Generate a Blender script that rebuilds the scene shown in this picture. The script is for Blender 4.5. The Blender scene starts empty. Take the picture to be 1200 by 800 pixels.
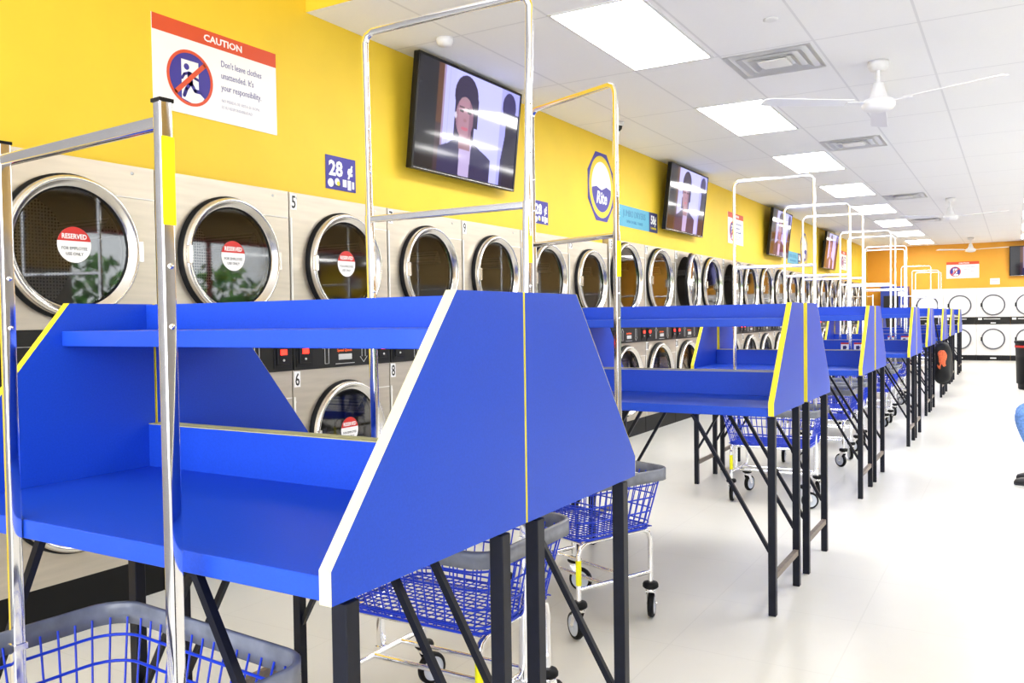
import bpy, math, random
from mathutils import Vector, Matrix
random.seed(7)
sin, cos, pi = math.sin, math.cos, math.pi
C = bpy.context.scene
COL = C.collection

# ------------------------------------------------------------ camera
cam_d = bpy.data.cameras.new('camera'); cam = bpy.data.objects.new('camera', cam_d); COL.objects.link(cam)
F, YAW, PITCH, ROLL, CH = 993.256, .5362548, -.0276215, -.0142433, 1.2931866
cam_d.sensor_width = 36; cam_d.lens = F / 1200 * 36; cam_d.clip_start = .05; cam_d.clip_end = 200
fw = Vector((-sin(YAW) * cos(PITCH), cos(YAW) * cos(PITCH), sin(PITCH)))
r0 = Vector((cos(YAW), sin(YAW), 0)); u0 = r0.cross(fw)
cr = cos(ROLL) * r0 + sin(ROLL) * u0; cu = -sin(ROLL) * r0 + cos(ROLL) * u0
mt = Matrix((cr, cu, -fw)).transposed().to_4x4(); mt.translation = (0, 0, CH)
cam.matrix_world = mt
C.camera = cam
# ------------------------------------------------------------ light, exposure
LIGHT = 7.5          # ceiling panels
SKY = 2.6            # daylight through the shop front
C.view_settings.view_transform = 'Standard'; C.view_settings.look = 'None'
C.view_settings.gamma = 1; C.view_settings.use_curve_mapping = False
C.view_settings.exposure = 1.40
w = bpy.data.worlds.new('sky'); C.world = w; w.use_nodes = True
w.node_tree.nodes['Background'].inputs[0].default_value = (.93, .96, 1, 1)
w.node_tree.nodes['Background'].inputs[1].default_value = SKY
C.cycles.use_denoising = True
C.cycles.max_bounces = 8; C.cycles.diffuse_bounces = 4; C.cycles.glossy_bounces = 4
C.cycles.transparent_max_bounces = 24; C.cycles.sample_clamp_indirect = 6
C.cycles.caustics_reflective = False; C.cycles.caustics_refractive = False

# ------------------------------------------------------------ materials
MATS = {}
def mat(name, col=(.8, .8, .8), rough=.5, metal=0, emit=0, spec=.5, noise=None, bump=None, coat=0):
    m = bpy.data.materials.new(name); m.use_nodes = True; MATS[name] = m
    nt = m.node_tree; b = nt.nodes['Principled BSDF']
    b.inputs['Base Color'].default_value = (*col, 1); b.inputs['Roughness'].default_value = rough
    b.inputs['Metallic'].default_value = metal; b.inputs['Specular IOR Level'].default_value = spec
    b.inputs['Coat Weight'].default_value = coat
    if emit:
        b.inputs['Emission Color'].default_value = (*col, 1); b.inputs['Emission Strength'].default_value = emit
    if noise:   # (scale, amount, stretch)
        tc = nt.nodes.new('ShaderNodeTexCoord'); mp = nt.nodes.new('ShaderNodeMapping'); n = nt.nodes.new('ShaderNodeTexNoise')
        mp.inputs['Scale'].default_value = noise[2] if len(noise) > 2 else (1, 1, 1)
        n.inputs['Scale'].default_value = noise[0]; n.inputs['Detail'].default_value = 4
        nt.links.new(tc.outputs['Object'], mp.inputs['Vector']); nt.links.new(mp.outputs[0], n.inputs['Vector'])
        r = nt.nodes.new('ShaderNodeMapRange'); r.inputs['To Min'].default_value = 1 - noise[1]; r.inputs['To Max'].default_value = 1 + noise[1]
        r.inputs['From Min'].default_value = .3; r.inputs['From Max'].default_value = .7
        nt.links.new(n.outputs['Fac'], r.inputs['Value'])
        mx = nt.nodes.new('ShaderNodeMix'); mx.data_type = 'RGBA'; mx.blend_type = 'MULTIPLY'; mx.inputs['Factor'].default_value = 1
        mx.inputs['A'].default_value = (*col, 1); nt.links.new(r.outputs[0], mx.inputs['B'])
        nt.links.new(mx.outputs['Result'], b.inputs['Base Color'])
        if bump:
            bp = nt.nodes.new('ShaderNodeBump'); bp.inputs['Strength'].default_value = bump; bp.inputs['Distance'].default_value = .002
            nt.links.new(n.outputs['Fac'], bp.inputs['Height']); nt.links.new(bp.outputs[0], b.inputs['Normal'])
    return m
def grid_mat(name, col, line, px, py, ox, oy, wd, rough, spec=.5, var=.02, nscale=6.):
    """tiles px by py in the floor plane, offset ox oy, joint width wd"""
    m = mat(name, col, rough, spec=spec); nt = m.node_tree; b = nt.nodes['Principled BSDF']
    tc = nt.nodes.new('ShaderNodeTexCoord'); s = nt.nodes.new('ShaderNodeSeparateXYZ'); nt.links.new(tc.outputs['Object'], s.inputs[0])
    def M(op, a, bb=None, c=None):
        n = nt.nodes.new('ShaderNodeMath'); n.operation = op
        for i, v in enumerate((a, bb, c)):
            if v is None: continue
            if isinstance(v, (int, float)): n.inputs[i].default_value = v
            else: nt.links.new(v, n.inputs[i])
        return n.outputs[0]
    def band(o, off, p):
        t = M('PINGPONG', M('SUBTRACT', o, off), p / 2)
        return M('LESS_THAN', t, wd / 2)
    g = M('MAXIMUM', band(s.outputs[0], ox, px), band(s.outputs[1], oy, py))
    n = nt.nodes.new('ShaderNodeTexNoise'); n.inputs['Scale'].default_value = nscale; n.inputs['Detail'].default_value = 5
    nt.links.new(tc.outputs['Object'], n.inputs['Vector'])
    f = M('MULTIPLY_ADD', n.outputs['Fac'], 2 * var, 1 - var)
    mx = nt.nodes.new('ShaderNodeMix'); mx.data_type = 'RGBA'; nt.links.new(g, mx.inputs['Factor'])
    mx.inputs['A'].default_value = (*col, 1); mx.inputs['B'].default_value = (*line, 1)
    m2 = nt.nodes.new('ShaderNodeMix'); m2.data_type = 'RGBA'; m2.blend_type = 'MULTIPLY'; m2.inputs['Factor'].default_value = 1
    nt.links.new(mx.outputs['Result'], m2.inputs['A']); nt.links.new(f, m2.inputs['B'])
    nt.links.new(m2.outputs['Result'], b.inputs['Base Color'])
    return m
yellow = mat('yellow_paint', (.87, .60, .035), .6, noise=(3, .03))
orange_far = mat('orange_paint', (.80, .38, .03), .6, noise=(3, .03))
ceil_m = grid_mat('ceiling_tile', (.91, .91, .92), (.77, .77, .79), .635, 1.36, -2.43, 5.93, .016, .9, .2, .015, 60)
floor_m = grid_mat('floor_tile', (.71, .70, .655), (.655, .645, .60), .61, .61, .05, .1, .005, .28, .5, .03, 5)
white_paint = mat('white_paint', (.85, .85, .85), .5)
white_pl = mat('white_plastic', (.85, .85, .86), .35)
blue = mat('blue_laminate', (.010, .064, .53), .42, noise=(220, .06), spec=.35)
band_y = mat('yellow_edge_band', (.85, .72, .03), .5)
band_c = mat('cream_edge_band', (.66, .61, .37), .5)
black = mat('black_steel', (.004, .005, .012), .4, noise=(40, .2), spec=.25)
worn = mat('worn_bare_steel', (.20, .16, .13), .5, noise=(30, .2))
blackp = mat('black_plastic', (.006, .006, .008), .4, spec=.25)
panel_m = mat('control_panel_black', (.013, .0125, .0115), .4, spec=.25)
plinth_m = mat('plinth_black', (.005, .005, .005), .5, spec=.2)
rubber = mat('black_rubber', (.004, .004, .005), .5, spec=.2)
steel = mat('brushed_stainless', (.58, .52, .43), .36, metal=.7, noise=(3, .06, (1, 1, 12)))
steel_ring = mat('polished_steel', (.78, .75, .70), .22, metal=1)
trim_m = mat('pale_trim', (.85, .83, .78), .4)
chrome = mat('chrome', (.93, .93, .95), .09, metal=1)
wheel_m = mat('grey_wheel', (.62, .66, .74), .4)
rim_m = mat('grey_rim_plastic', (.19, .205, .25), .26, noise=(12, .3), spec=.5)
wire_m = mat('blue_coated_wire', (.008, .045, .62), .3, spec=.4)
tape_y = mat('yellow_tape', (.95, .92, .0), .5)
panel_l = mat('light_panel', (1, .99, .97), .5, emit=LIGHT)
tile_frame = mat('grid_white', (.80, .80, .80), .6)
vent_dark = mat('vent_grey', (.84, .84, .84), .6)
orange = mat('sign_orange', (.70, .075, .02), .5)
red = mat('sign_red', (.60, .02, .015), .5)
purple = mat('sign_blue', (.035, .025, .30), .5)
sign_w = mat('sign_white', (.90, .90, .90), .4)
sign_text = mat('sign_grey_blue', (.22, .22, .40), .5)
sign_text2 = mat('sign_pale_text', (.55, .55, .66), .5)
cyan = mat('sign_light_blue', (.07, .38, .55), .5)
navy = mat('sign_navy', (.010, .012, .12), .5)
txt_black = mat('text_black', (.02, .02, .02), .5)
txt_blue = mat('text_teal_blue', (.03, .22, .42), .5)
sign_y = mat('sign_yellow', (.80, .62, .02), .5)
led = mat('red_display', (1, .02, .01), .4, emit=1.6)
led_g = mat('green_lamp', (.02, .9, .35), .4, emit=.8)
grey_l = mat('light_grey', (.55, .55, .55), .4)
or_txt = mat('orange_text', (.9, .12, .02), .5)
darkgl = mat('dark_gap', (.01, .01, .01), .6)
whitest = mat('enamel_white', (.80, .80, .81), .3)
reflection_white = mat('pale_door_glass', (.78, .82, .84), .3, spec=.5)  # bright reflections in the far door glass, put into its base colour
tvb = mat('tv_black', (.004, .004, .005), .3, spec=.3)
jeans = mat('blue_denim', (.13, .27, .62), .8, noise=(60, .3))
shirt = mat('grey_cotton', (.25, .26, .28), .85, noise=(40, .1))
skin = mat('skin', (.45, .24, .15), .5)
hair_m = mat('dark_hair', (.02, .014, .01), .6, noise=(80, .4))
shoe_m = mat('black_shoe', (.015, .015, .018), .4)
eye_m = mat('eye_white', (.8, .8, .8), .2)
fabric_b = mat('black_fabric', (.006, .006, .007), .8, noise=(90, .3))
fabric_o = mat('orange_fabric', (.75, .14, .05), .8, noise=(60, .3))
machine_blue = mat('machine_blue', (.02, .05, .38), .35)
bark = mat('bark', (.1, .07, .04), .9)
leaf = mat('leaf_green', (.10, .30, .05), .7, noise=(9, .6))
asphalt = mat('asphalt', (.25, .25, .25), .9)

def glass_mat():
    m = bpy.data.materials.new('door_glass'); m.use_nodes = True; nt = m.node_tree; nt.nodes.clear()
    o = nt.nodes.new('ShaderNodeOutputMaterial'); mx = nt.nodes.new('ShaderNodeMixShader')
    t = nt.nodes.new('ShaderNodeBsdfTransparent'); t.inputs[0].default_value = (.50, .52, .50, 1)
    g = nt.nodes.new('ShaderNodeBsdfGlossy'); g.inputs['Roughness'].default_value = .03
    f = nt.nodes.new('ShaderNodeFresnel'); f.inputs[0].default_value = 1.9
    nt.links.new(f.outputs[0], mx.inputs[0]); nt.links.new(t.outputs[0], mx.inputs[1]); nt.links.new(g.outputs[0], mx.inputs[2])
    nt.links.new(mx.outputs[0], o.inputs[0]); return m
glass = glass_mat()
def win_glass():
    m = glass.copy(); m.name = 'window_glass'
    for n in m.node_tree.nodes:
        if n.type == 'BSDF_TRANSPARENT': n.inputs[0].default_value = (.96, .98, .97, 1)
        if n.type == 'FRESNEL': n.inputs[0].default_value = 1.45
    return m
wglass = win_glass()
def drum_mat():
    m = mat('perforated_drum', (.5, .47, .42), .4, metal=.6); nt = m.node_tree; b = nt.nodes['Principled BSDF']
    tc = nt.nodes.new('ShaderNodeTexCoord'); v = nt.nodes.new('ShaderNodeTexVoronoi'); v.inputs['Scale'].default_value = 62
    v.inputs['Randomness'].default_value = .15
    nt.links.new(tc.outputs['Object'], v.inputs['Vector'])
    c = nt.nodes.new('ShaderNodeValToRGB'); c.color_ramp.elements[0].position = .28; c.color_ramp.elements[1].position = .34
    c.color_ramp.elements[0].color = (.02, .02, .02, 1); c.color_ramp.elements[1].color = (.52, .48, .42, 1)
    nt.links.new(v.outputs['Distance'], c.inputs[0]); nt.links.new(c.outputs[0], b.inputs['Base Color']); return m
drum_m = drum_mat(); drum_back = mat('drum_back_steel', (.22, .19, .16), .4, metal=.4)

# ------------------------------------------------------------ mesh builder
class MB:
    def __init__(s): s.v = []; s.f = []; s.m = []; s.sm = []; s.cur = 0; s.smooth = False; s.T = None
    def add(s, vs, fs, mi=None, sm=None):
        n = len(s.v)
        if s.T is not None: vs = [tuple(s.T @ Vector(p)) for p in vs]
        s.v += [tuple(p) for p in vs]
        for f in fs: s.f.append([i + n for i in f]); s.m.append(s.cur if mi is None else mi); s.sm.append(s.smooth if sm is None else sm)
        return s
    def box(s, a, b, mi=None, bev=0):
        x0, y0, z0 = [min(a[i], b[i]) for i in range(3)]; x1, y1, z1 = [max(a[i], b[i]) for i in range(3)]
        if bev:
            d = min(bev, (x1 - x0) / 2.1, (y1 - y0) / 2.1, (z1 - z0) / 2.1)
            c = []
            import itertools
            vs = []; idx = {}
            for sx in (0, 1):
                for sy in (0, 1):
                    for sz in (0, 1):
                        X, Y, Z = (x0, x1)[sx], (y0, y1)[sy], (z0, z1)[sz]; ix, iy, iz = (1, -1)[sx] * d, (1, -1)[sy] * d, (1, -1)[sz] * d
                        for ax in range(3):
                            p = [X + ix, Y + iy, Z + iz]; p[ax] = (X, Y, Z)[ax]; idx[sx, sy, sz, ax] = len(vs); vs.append(p)
            fs = []
            for ax in range(3):
                o = [i for i in range(3) if i != ax]
                for sd in (0, 1):
                    q = []
                    for (p, r) in ((0, 0), (1, 0), (1, 1), (0, 1)):
                        k = [0, 0, 0]; k[ax] = sd; k[o[0]] = p; k[o[1]] = r; q.append(idx[k[0], k[1], k[2], ax])
                    if (sd == 0) != (ax == 1): q = q[::-1]
                    fs.append(q)
                # edges parallel to ax
                for p in (0, 1):
                    for r in (0, 1):
                        k0 = [0, 0, 0]; k0[o[0]] = p; k0[o[1]] = r; k1 = k0[:]; k1[ax] = 1
                        q = [idx[(*k0, o[0])], idx[(*k1, o[0])], idx[(*k1, o[1])], idx[(*k0, o[1])]]
                        fs.append(q)
            for sx in (0, 1):
                for sy in (0, 1):
                    for sz in (0, 1): fs.append([idx[sx, sy, sz, i] for i in range(3)])
            cc = Vector(((x0 + x1) / 2, (y0 + y1) / 2, (z0 + z1) / 2)); out = []
            for f in fs:
                P = [Vector(vs[i]) for i in f]; n = (P[1] - P[0]).cross(P[2] - P[0]); m = sum(P, Vector()) / len(P) - cc
                out.append(f if n.dot(m) > 0 else f[::-1])
            return s.add(vs, out, mi)
        vs = [(x0, y0, z0), (x1, y0, z0), (x1, y1, z0), (x0, y1, z0), (x0, y0, z1), (x1, y0, z1), (x1, y1, z1), (x0, y1, z1)]
        return s.add(vs, [(3, 2, 1, 0), (4, 5, 6, 7), (0, 1, 5, 4), (1, 2, 6, 5), (2, 3, 7, 6), (3, 0, 4, 7)], mi)
    def tube(s, path, r, n=8, mi=None, cap=True, closed=False, up=None, rr=None):
        """n == 4 gives a square tube of side 2r"""
        P = [Vector(p) for p in path]; N = len(P); vs = []
        T = []
        for i in range(N):
            if closed: a, b = P[i - 1], P[(i + 1) % N]
            else: a, b = P[max(i - 1, 0)], P[min(i + 1, N - 1)]
            T.append((b - a).normalized())
        t = T[0]; ref = Vector(up) if up else (Vector((1, 0, 0)) if abs(t.x) < .7 else Vector((0, 1, 0)))
        nrm = (ref - t * ref.dot(t)).normalized()
        for i in range(N):
            t = T[i]; nrm = (nrm - t * nrm.dot(t))
            if nrm.length < 1e-6: nrm = t.orthogonal()
            nrm.normalize(); bn = t.cross(nrm)
            sc = 1.
            if 0 < i < N - 1 or closed:
                a = (P[i] - P[i - 1]).normalized(); c = a.dot(t); sc = 1 / max(c, .5)
            rad = (rr[i] if rr else r)
            if n == 4 and r > .0085:
                if i == 0: sq = []
                cr_ = rad * .3
                for (qx, qy, a0) in ((1, 1, 0), (-1, 1, pi / 2), (-1, -1, pi), (1, -1, 3 * pi / 2)):
                    for j in range(4):
                        an = a0 + pi / 2 * j / 3; vs.append(P[i] + nrm * (qx * (rad - cr_) + cr_ * cos(an)) + bn * (qy * (rad - cr_) + cr_ * sin(an)))
                continue
            for k in range(n):
                an = 2 * pi * k / n + (pi / 4 if n == 4 else 0); q = rad * (math.sqrt(2) if n == 4 else 1)
                vs.append(P[i] + nrm * cos(an) * q + bn * sin(an) * q)
        fs = []; n0 = n
        if len(vs) == N * 16: n = 16
        for i in range(N if closed else N - 1):
            j = (i + 1) % N
            for k in range(n): fs.append((i * n + k, i * n + (k + 1) % n, j * n + (k + 1) % n, j * n + k))
        s.add(vs, fs, mi, sm=(n > 4))
        if cap and not closed:
            s.add([vs[k] for k in range(n)], [tuple(range(n))[::-1]], mi, sm=False)
            s.add([vs[(N - 1) * n + k] for k in range(n)], [tuple(range(n))], mi, sm=False)
        return s
    def lathe(s, prof, c, axis='z', n=32, mi=None, a0=0, a1=2 * pi, smooth=True, cap=False):
        """prof: list of (radius, height along axis)"""
        c = Vector(c); A = {'x': ((0, 1, 0), (0, 0, 1), (1, 0, 0)), 'y': ((0, 0, 1), (1, 0, 0), (0, 1, 0)), 'z': ((1, 0, 0), (0, 1, 0), (0, 0, 1))}[axis]
        e1, e2, e3 = map(Vector, A); full = abs(a1 - a0 - 2 * pi) < 1e-6; m = n if full else n + 1
        vs = [c + e1 * r * cos(a0 + (a1 - a0) * k / n) + e2 * r * sin(a0 + (a1 - a0) * k / n) + e3 * h for (r, h) in prof for k in range(m)]
        fs = []
        for i in range(len(prof) - 1):
            for k in range(n):
                k2 = (k + 1) % m
                fs.append((i * m + k, i * m + k2, (i + 1) * m + k2, (i + 1) * m + k))
        return s.add(vs, fs, mi, sm=smooth)
    def disc(s, c, r, axis='x', n=32, mi=None, a0=0, a1=2 * pi, r2=None):
        c = Vector(c); A = {'x': ((0, 1, 0), (0, 0, 1)), 'y': ((1, 0, 0), (0, 0, 1)), 'z': ((1, 0, 0), (0, 1, 0))}[axis]
        e1, e2 = map(Vector, A); r2 = r2 or r
        vs = [c + e1 * r * cos(a0 + (a1 - a0) * k / n) + e2 * r2 * sin(a0 + (a1 - a0) * k / n) for k in range(n + (abs(a1 - a0) < 6.28))]
        f = tuple(range(len(vs)))
        return s.add(vs, [f if axis != 'y' else f[::-1]], mi)
    def prism(s, poly, a, b, axis='x', mi=None):
        """polygon in the two other axes, extruded a..b along axis"""
        def P(p, h): return {'x': (h, p[0], p[1]), 'y': (p[0], h, p[1]), 'z': (p[0], p[1], h)}[axis]
        n = len(poly); area = sum(poly[i][0] * poly[(i + 1) % n][1] - poly[(i + 1) % n][0] * poly[i][1] for i in range(n))
        if (area < 0) != (axis == 'y'): poly = poly[::-1]
        if a > b: a, b = b, a
        vs = [P(p, a) for p in poly] + [P(p, b) for p in poly]
        fs = [tuple(range(n))[::-1], tuple(range(n, 2 * n))] + [(i, (i + 1) % n, n + (i + 1) % n, n + i) for i in range(n)]
        return s.add(vs, fs, mi)
    def sphere(s, c, r, n=16, m=10, sc=(1, 1, 1), mi=None):
        c = Vector(c); vs = []; fs = []
        for i in range(m + 1):
            for k in range(n):
                th = pi * i / m; ph = 2 * pi * k / n
                vs.append(c + Vector((sin(th) * cos(ph) * sc[0], sin(th) * sin(ph) * sc[1], cos(th) * sc[2])) * r)
        for i in range(m):
            for k in range(n): fs.append((i * n + k, (i + 1) * n + k, (i + 1) * n + (k + 1) % n, i * n + (k + 1) % n))
        return s.add(vs, fs, mi, sm=True)
    def build(s, name, mats, parent=None):
        me = bpy.data.meshes.new(name); me.from_pydata(s.v, [], s.f); 
        for m in (mats if isinstance(mats, (list, tuple)) else [mats]): me.materials.append(m)
        me.polygons.foreach_set('material_index', s.m); me.polygons.foreach_set('use_smooth', s.sm); me.update()
        o = bpy.data.objects.new(name, me); COL.objects.link(o)
        if parent is not None: o.parent = parent
        return o
_textcache = {}
def text(name, body, h, origin, ex, ey, m, parent=None, align='LEFT', wide=1., bold=0, depth=0.0006, shear=0):
    """raised lettering; origin = baseline start, ex/ey = reading and up directions, h = capital height"""
    cu_ = bpy.data.curves.new(name, 'FONT'); cu_.body = body; cu_.size = h / .7; cu_.align_x = align; cu_.offset = bold; cu_.shear = shear
    cu_.extrude = depth; cu_.resolution_u = 2
    to = bpy.data.objects.new('t', cu_); COL.objects.link(to)
    dg = bpy.context.evaluated_depsgraph_get(); me = bpy.data.meshes.new_from_object(to.evaluated_get(dg)); bpy.data.objects.remove(to)
    ex, ey = Vector(ex).normalized() * wide, Vector(ey).normalized(); ez = ex.normalized().cross(ey); o = Vector(origin)
    for v in me.vertices: v.co = o + ex * v.co.x + ey * v.co.y + ez * (v.co.z + depth)
    me.materials.clear(); me.materials.append(m)
    for p in me.polygons: p.material_index = 0
    ob = bpy.data.objects.new(name, me); COL.objects.link(ob)
    if parent is not None: ob.parent = parent
    return ob
def tag(o, label=None, cat=None, group=None, kind=None):
    if label: o['label'] = label
    if cat: o['category'] = cat
    if group: o['group'] = group
    if kind: o['kind'] = kind
    return o
def thing(name, label, cat, loc=(0, 0, 0), rz=0, group=None):
    o = bpy.data.objects.new(name, None); o.empty_display_size = .1; COL.objects.link(o)
    o.location = loc; o.rotation_euler = (0, 0, rz); return tag(o, label, cat, group)
def kids(o): return [c for c in bpy.data.objects if c.parent == o]
def copy_tree(o, parent=None, tree=None):
    c = o.copy(); COL.objects.link(c); c.parent = parent
    for ch in list(o.children): copy_tree(ch, c)
    return c
def place(proto, used, loc, rz, label, group=None):
    o = proto if not used[0] else copy_tree(proto)
    used[0] = True; o.location = loc; o.rotation_euler = (0, 0, rz); o['label'] = label
    if group: o['group'] = group
    return o
def struct(o): o['kind'] = 'structure'; return o
def simple(mb, name, mats, label, cat, group=None, loc=None):
    o = mb.build(name, mats); tag(o, label, cat, group)
    if loc: o.location = loc
    return o
EY, EZ = (0, 1, 0), (0, 0, 1)

# ------------------------------------------------------------ room
WX, XR, YB, YF, HC = -3.6, 4.2, -2.2, 25.75, 3.11
HB, YE = 4.0, 3.733   # high ceiling at the shop front ends at YE
struct(MB().box((WX - .8, YB - .3, -.1), (XR + .2, YF + .2, 0)).build('floor', floor_m))
cb = MB(); cb.box((WX - .2, YE, HC), (XR + .2, YF + .2, HC + .1))
struct(cb.build('ceiling', ceil_m))
struct(MB().box((WX - .2, YB - .3, HB), (XR + .2, YE + .1, HB + .1)).build('ceiling', ceil_m))
struct(MB().box((WX - .2, YE, HC + .1), (XR + .2, YE + .1, HB)).box((WX, YE - .001, HC), (XR, YE + .0, HC + .1)).build('wall_bulkhead', yellow))
wl = MB(); DY0, DY1, DYJ = .888, 24.36, 7.88     # the dryers stand in a recess of this wall
wl.box((WX - .75, .35, 0), (WX, DY0, HB)).box((WX - .75, YB - .3, 0), (WX, .35, HB), 1).box((WX - .75, DY1, 0), (WX, YF, HB)).box((WX - .75, DY0, 2.03), (WX, DYJ, HB)).box((WX - .75, DYJ, 2.09), (WX, DY1, HB)).box((WX - .75, DY0, 0), (WX - .65, DY1, 2.03))
struct(wl.build('wall_left', [yellow, mat('post_darkening_paint', (.20, .19, .19), .5)]))  # unseen near stretch coloured dark, added to darken reflections in the chrome posts
struct(MB().box((WX, YF, 0), (XR + .2, YF + .2, HC)).build('wall_far', orange_far))
# right wall with a shop window, and the open shop front behind the camera
W0, W1, WZ0, WZ1 = 7.0, 14.2, .35, 2.65
wr = MB().box((XR, YB, 2.05), (XR + .2, W0, HB)).box((XR, YB, 0), (XR + .2, W0, 2.05), 1).box((XR, W1, 2.05), (XR + .2, YF, HC)).box((XR, W1, 0), (XR + .2, YF, 2.05), 1).box((XR, W0, 0), (XR + .2, W1, WZ0), 1).box((XR, W0, WZ1), (XR + .2, W1, HC))
struct(wr.build('wall_right', [mat('tan_paint', (.34, .22, .07), .6), mat('grey_dado', (.22, .20, .18), .6)]))
wf = MB()
for k in range(4):
    y = W0 + (W1 - W0) * k / 3; wf.box((XR + .06, y - .03, WZ0), (XR + .12, y + .03, WZ1))
wf.box((XR + .06, W0, WZ0), (XR + .12, W1, WZ0 + .06)).box((XR + .06, W0, WZ1 - .06), (XR + .12, W1, WZ1))
wo = struct(wf.build('window_1', mat('window_frame_red', (.35, .03, .03), .4)))
MB().add([(XR + .09, W0, WZ0), (XR + .09, W1, WZ0), (XR + .09, W1, WZ1), (XR + .09, W0, WZ1)], [(0, 1, 2, 3)]).build('pane', wglass, wo)
wb = MB().box((WX - .2, YB - .3, 0), (XR + .2, YB - .2, .5)).box((WX - .2, YB - .3, 3.5), (XR + .2, YB - .2, HB))
for x in (-3.7, -1.1, 1.5, 4.2): wb.box((x - .08, YB - .3, .5), (x + .08, YB - .2, 3.5))
struct(wb.build('wall_back', white_paint))
struct(MB().box((XR + .2, YB, -.12), (XR + 9, YF, -.02)).build('ground', asphalt))
hb = MB()
for k in range(5200):
    y = 6.5 + random.random() * 16; x = XR + 3 + random.random() * 1.2; z = .1 + random.random() * (2.0 + .5 * sin(y * 2.1))
    a, b = random.random() * 6, random.random() * 3; s_ = .10
    d1 = Vector((cos(a), sin(a), sin(b))) * s_; d2 = Vector((-sin(a), cos(a) * .4, cos(b))) * s_; c = Vector((x, y, z))
    hb.add([c - d1, c - d2 * .5, c + d1, c + d2], [(0, 1, 2, 3)])
pil = [(XR + 3.5, 6.6 + 1.6 * k, .9) for k in range(10)]
for k, c in enumerate(pil): hb.sphere(c, 1, 14, 10, (.45, .95, .95 + .2 * sin(k * 2.3)))
hb.build('hedge', leaf)
tag(bpy.data.objects['hedge'], 'green leafy hedge outside the side window', 'hedge', None, 'stuff')

# ------------------------------------------------------------ ceiling fittings
def light_panel():
    t = thing('ceiling_light', 'x', 'ceiling light', group='recessed ceiling light panels')
    f = MB(); a, b = .30, .68
    f.box((-a, -b, -.006), (a, -b + .02, 0)).box((-a, b - .02, -.006), (a, b, 0)).box((-a, -b, -.006), (-a + .02, b, 0)).box((a - .02, -b, -.006), (a, b, 0))
    f.build('frame', tile_frame, t)
    MB().box((-a + .02, -b + .02, -.004), (a - .02, b - .02, -.001)).build('diffuser', panel_l, t)
    return t
lp = light_panel(); used = [False]
ords = ['nearest', 'second', 'third', 'fourth', 'fifth', 'sixth', 'seventh', 'farthest']
for k in range(8):
    place(lp, used, (-2.13, 5.23 + 2.72 * k, HC), 0, 'bright ceiling light, %s in the row nearest the yellow wall' % ords[k])
for k in range(8):
    place(lp, used, (.40, 5.23 + 2.72 * k, HC), 0, 'bright ceiling light, %s in the row above the open aisle' % ords[k])
for k in range(0, 8):  # third row is out of view, added for illumination and reflections
    place(lp, used, (2.95, 5.23 + 2.72 * k, HC), 0, 'bright ceiling light, %s in the unseen row added by the window wall' % ords[k])
def vent():
    t = thing('ceiling_vent', 'x', 'ceiling vent', group='square ceiling vents')
    f = MB(); 
    for i, (a, z) in enumerate([(.30, 0), (.23, -.004), (.16, -.008)]):
        b = a - .045
        for q in range(4):
            an = q * pi / 2; R_ = Matrix.Rotation(an, 4, 'Z')
            vs = [R_ @ Vector(p) for p in [(-a, -a, -.012 + z), (a, -a, -.012 + z), (b, -b, .0), (-b, -b, .0)]]
            f.add(vs, [(3, 2, 1, 0), (0, 1, 2, 3)])
    f.build('louvre', white_pl, t)
    MB().box((-.3, -.3, -.003), (.3, .3, -.001)).build('duct_opening', vent_dark, t)
    MB().box((-.10, -.10, -.02), (.10, .10, -.008), bev=.004).build('center_plate', white_pl, t)
    return t
vt = vent(); used = [False]
for (y, s) in [(6.27, 'large square vent in the ceiling beside the second light and before the fan'), (9.72, 'square ceiling vent just beyond the nearest fan'),
               (14.6, 'square ceiling vent before the second fan'), (18.6, 'small looking square ceiling vent beyond the second fan')]:
    place(vt, used, (-1.49, y, HC), 0, s)
def fan():
    t = thing('ceiling_fan', 'x', 'ceiling fan', group='white three blade ceiling fans')
    MB().lathe([(0, 0), (.07, 0), (.075, -.03), (.055, -.065), (0, -.066)], (0, 0, 0), n=24).build('canopy', white_pl, t)
    MB().tube([(0, 0, -.06), (0, 0, -.2)], .014, 12).build('rod', white_pl, t)
    MB().lathe([(0, -.15), (.035, -.155), (.045, -.2), (.065, -.26), (.095, -.275), (.115, -.29), (.115, -.32), (.10, -.345), (.05, -.36), (0, -.362)], (0, 0, 0), n=28).build('motor_housing', white_pl, t)
    for a in (-145, -22, 97):
        b = MB(); R_ = Matrix.Rotation(math.radians(a), 4, 'Z'); b.T = R_ @ Matrix.Translation((0, 0, -.30)) @ Matrix.Rotation(.16, 4, 'X')
        b.box((.09, -.022, -.006), (.24, .022, .002))
        b.prism([(.20, -.05), (.82, -.065), (.86, -.05), (.86, .05), (.82, .065), (.20, .05)], -.0, .006, 'z')
        b.build('blade', white_pl, t)
    return t
fn = fan(); used = [False]
for (x, y, s) in [(-.857, 6.684, 'white three blade ceiling fan nearest the camera'), (-.90, 15.28, 'white ceiling fan halfway along the hall'), (-.95, 23.7, 'white ceiling fan above the far wall machines')]:
    place(fn, used, (x, y, HC), 0, s)
simple(MB().lathe([(0, 0), (.055, 0), (.055, -.02), (.045, -.045), (0, -.05)], (0, 0, 0), n=24), 'smoke_detector', white_pl, 'white round smoke detector on the ceiling above the first television', 'smoke detector', loc=(-3.185, 4.56, HC))
t = thing('dome_camera', 'white ceiling dome camera near the round blue sign', 'security camera', (-3.2, 7.38, HC))
MB().lathe([(0, 0), (.055, 0), (.055, -.03), (.05, -.04)], (0, 0, 0), n=24).build('housing', white_pl, t)
MB().lathe([(.04, -.04), (.036, -.065), (.02, -.082), (0, -.086)], (0, 0, 0), n=20).build('dome', blackp, t)
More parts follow.
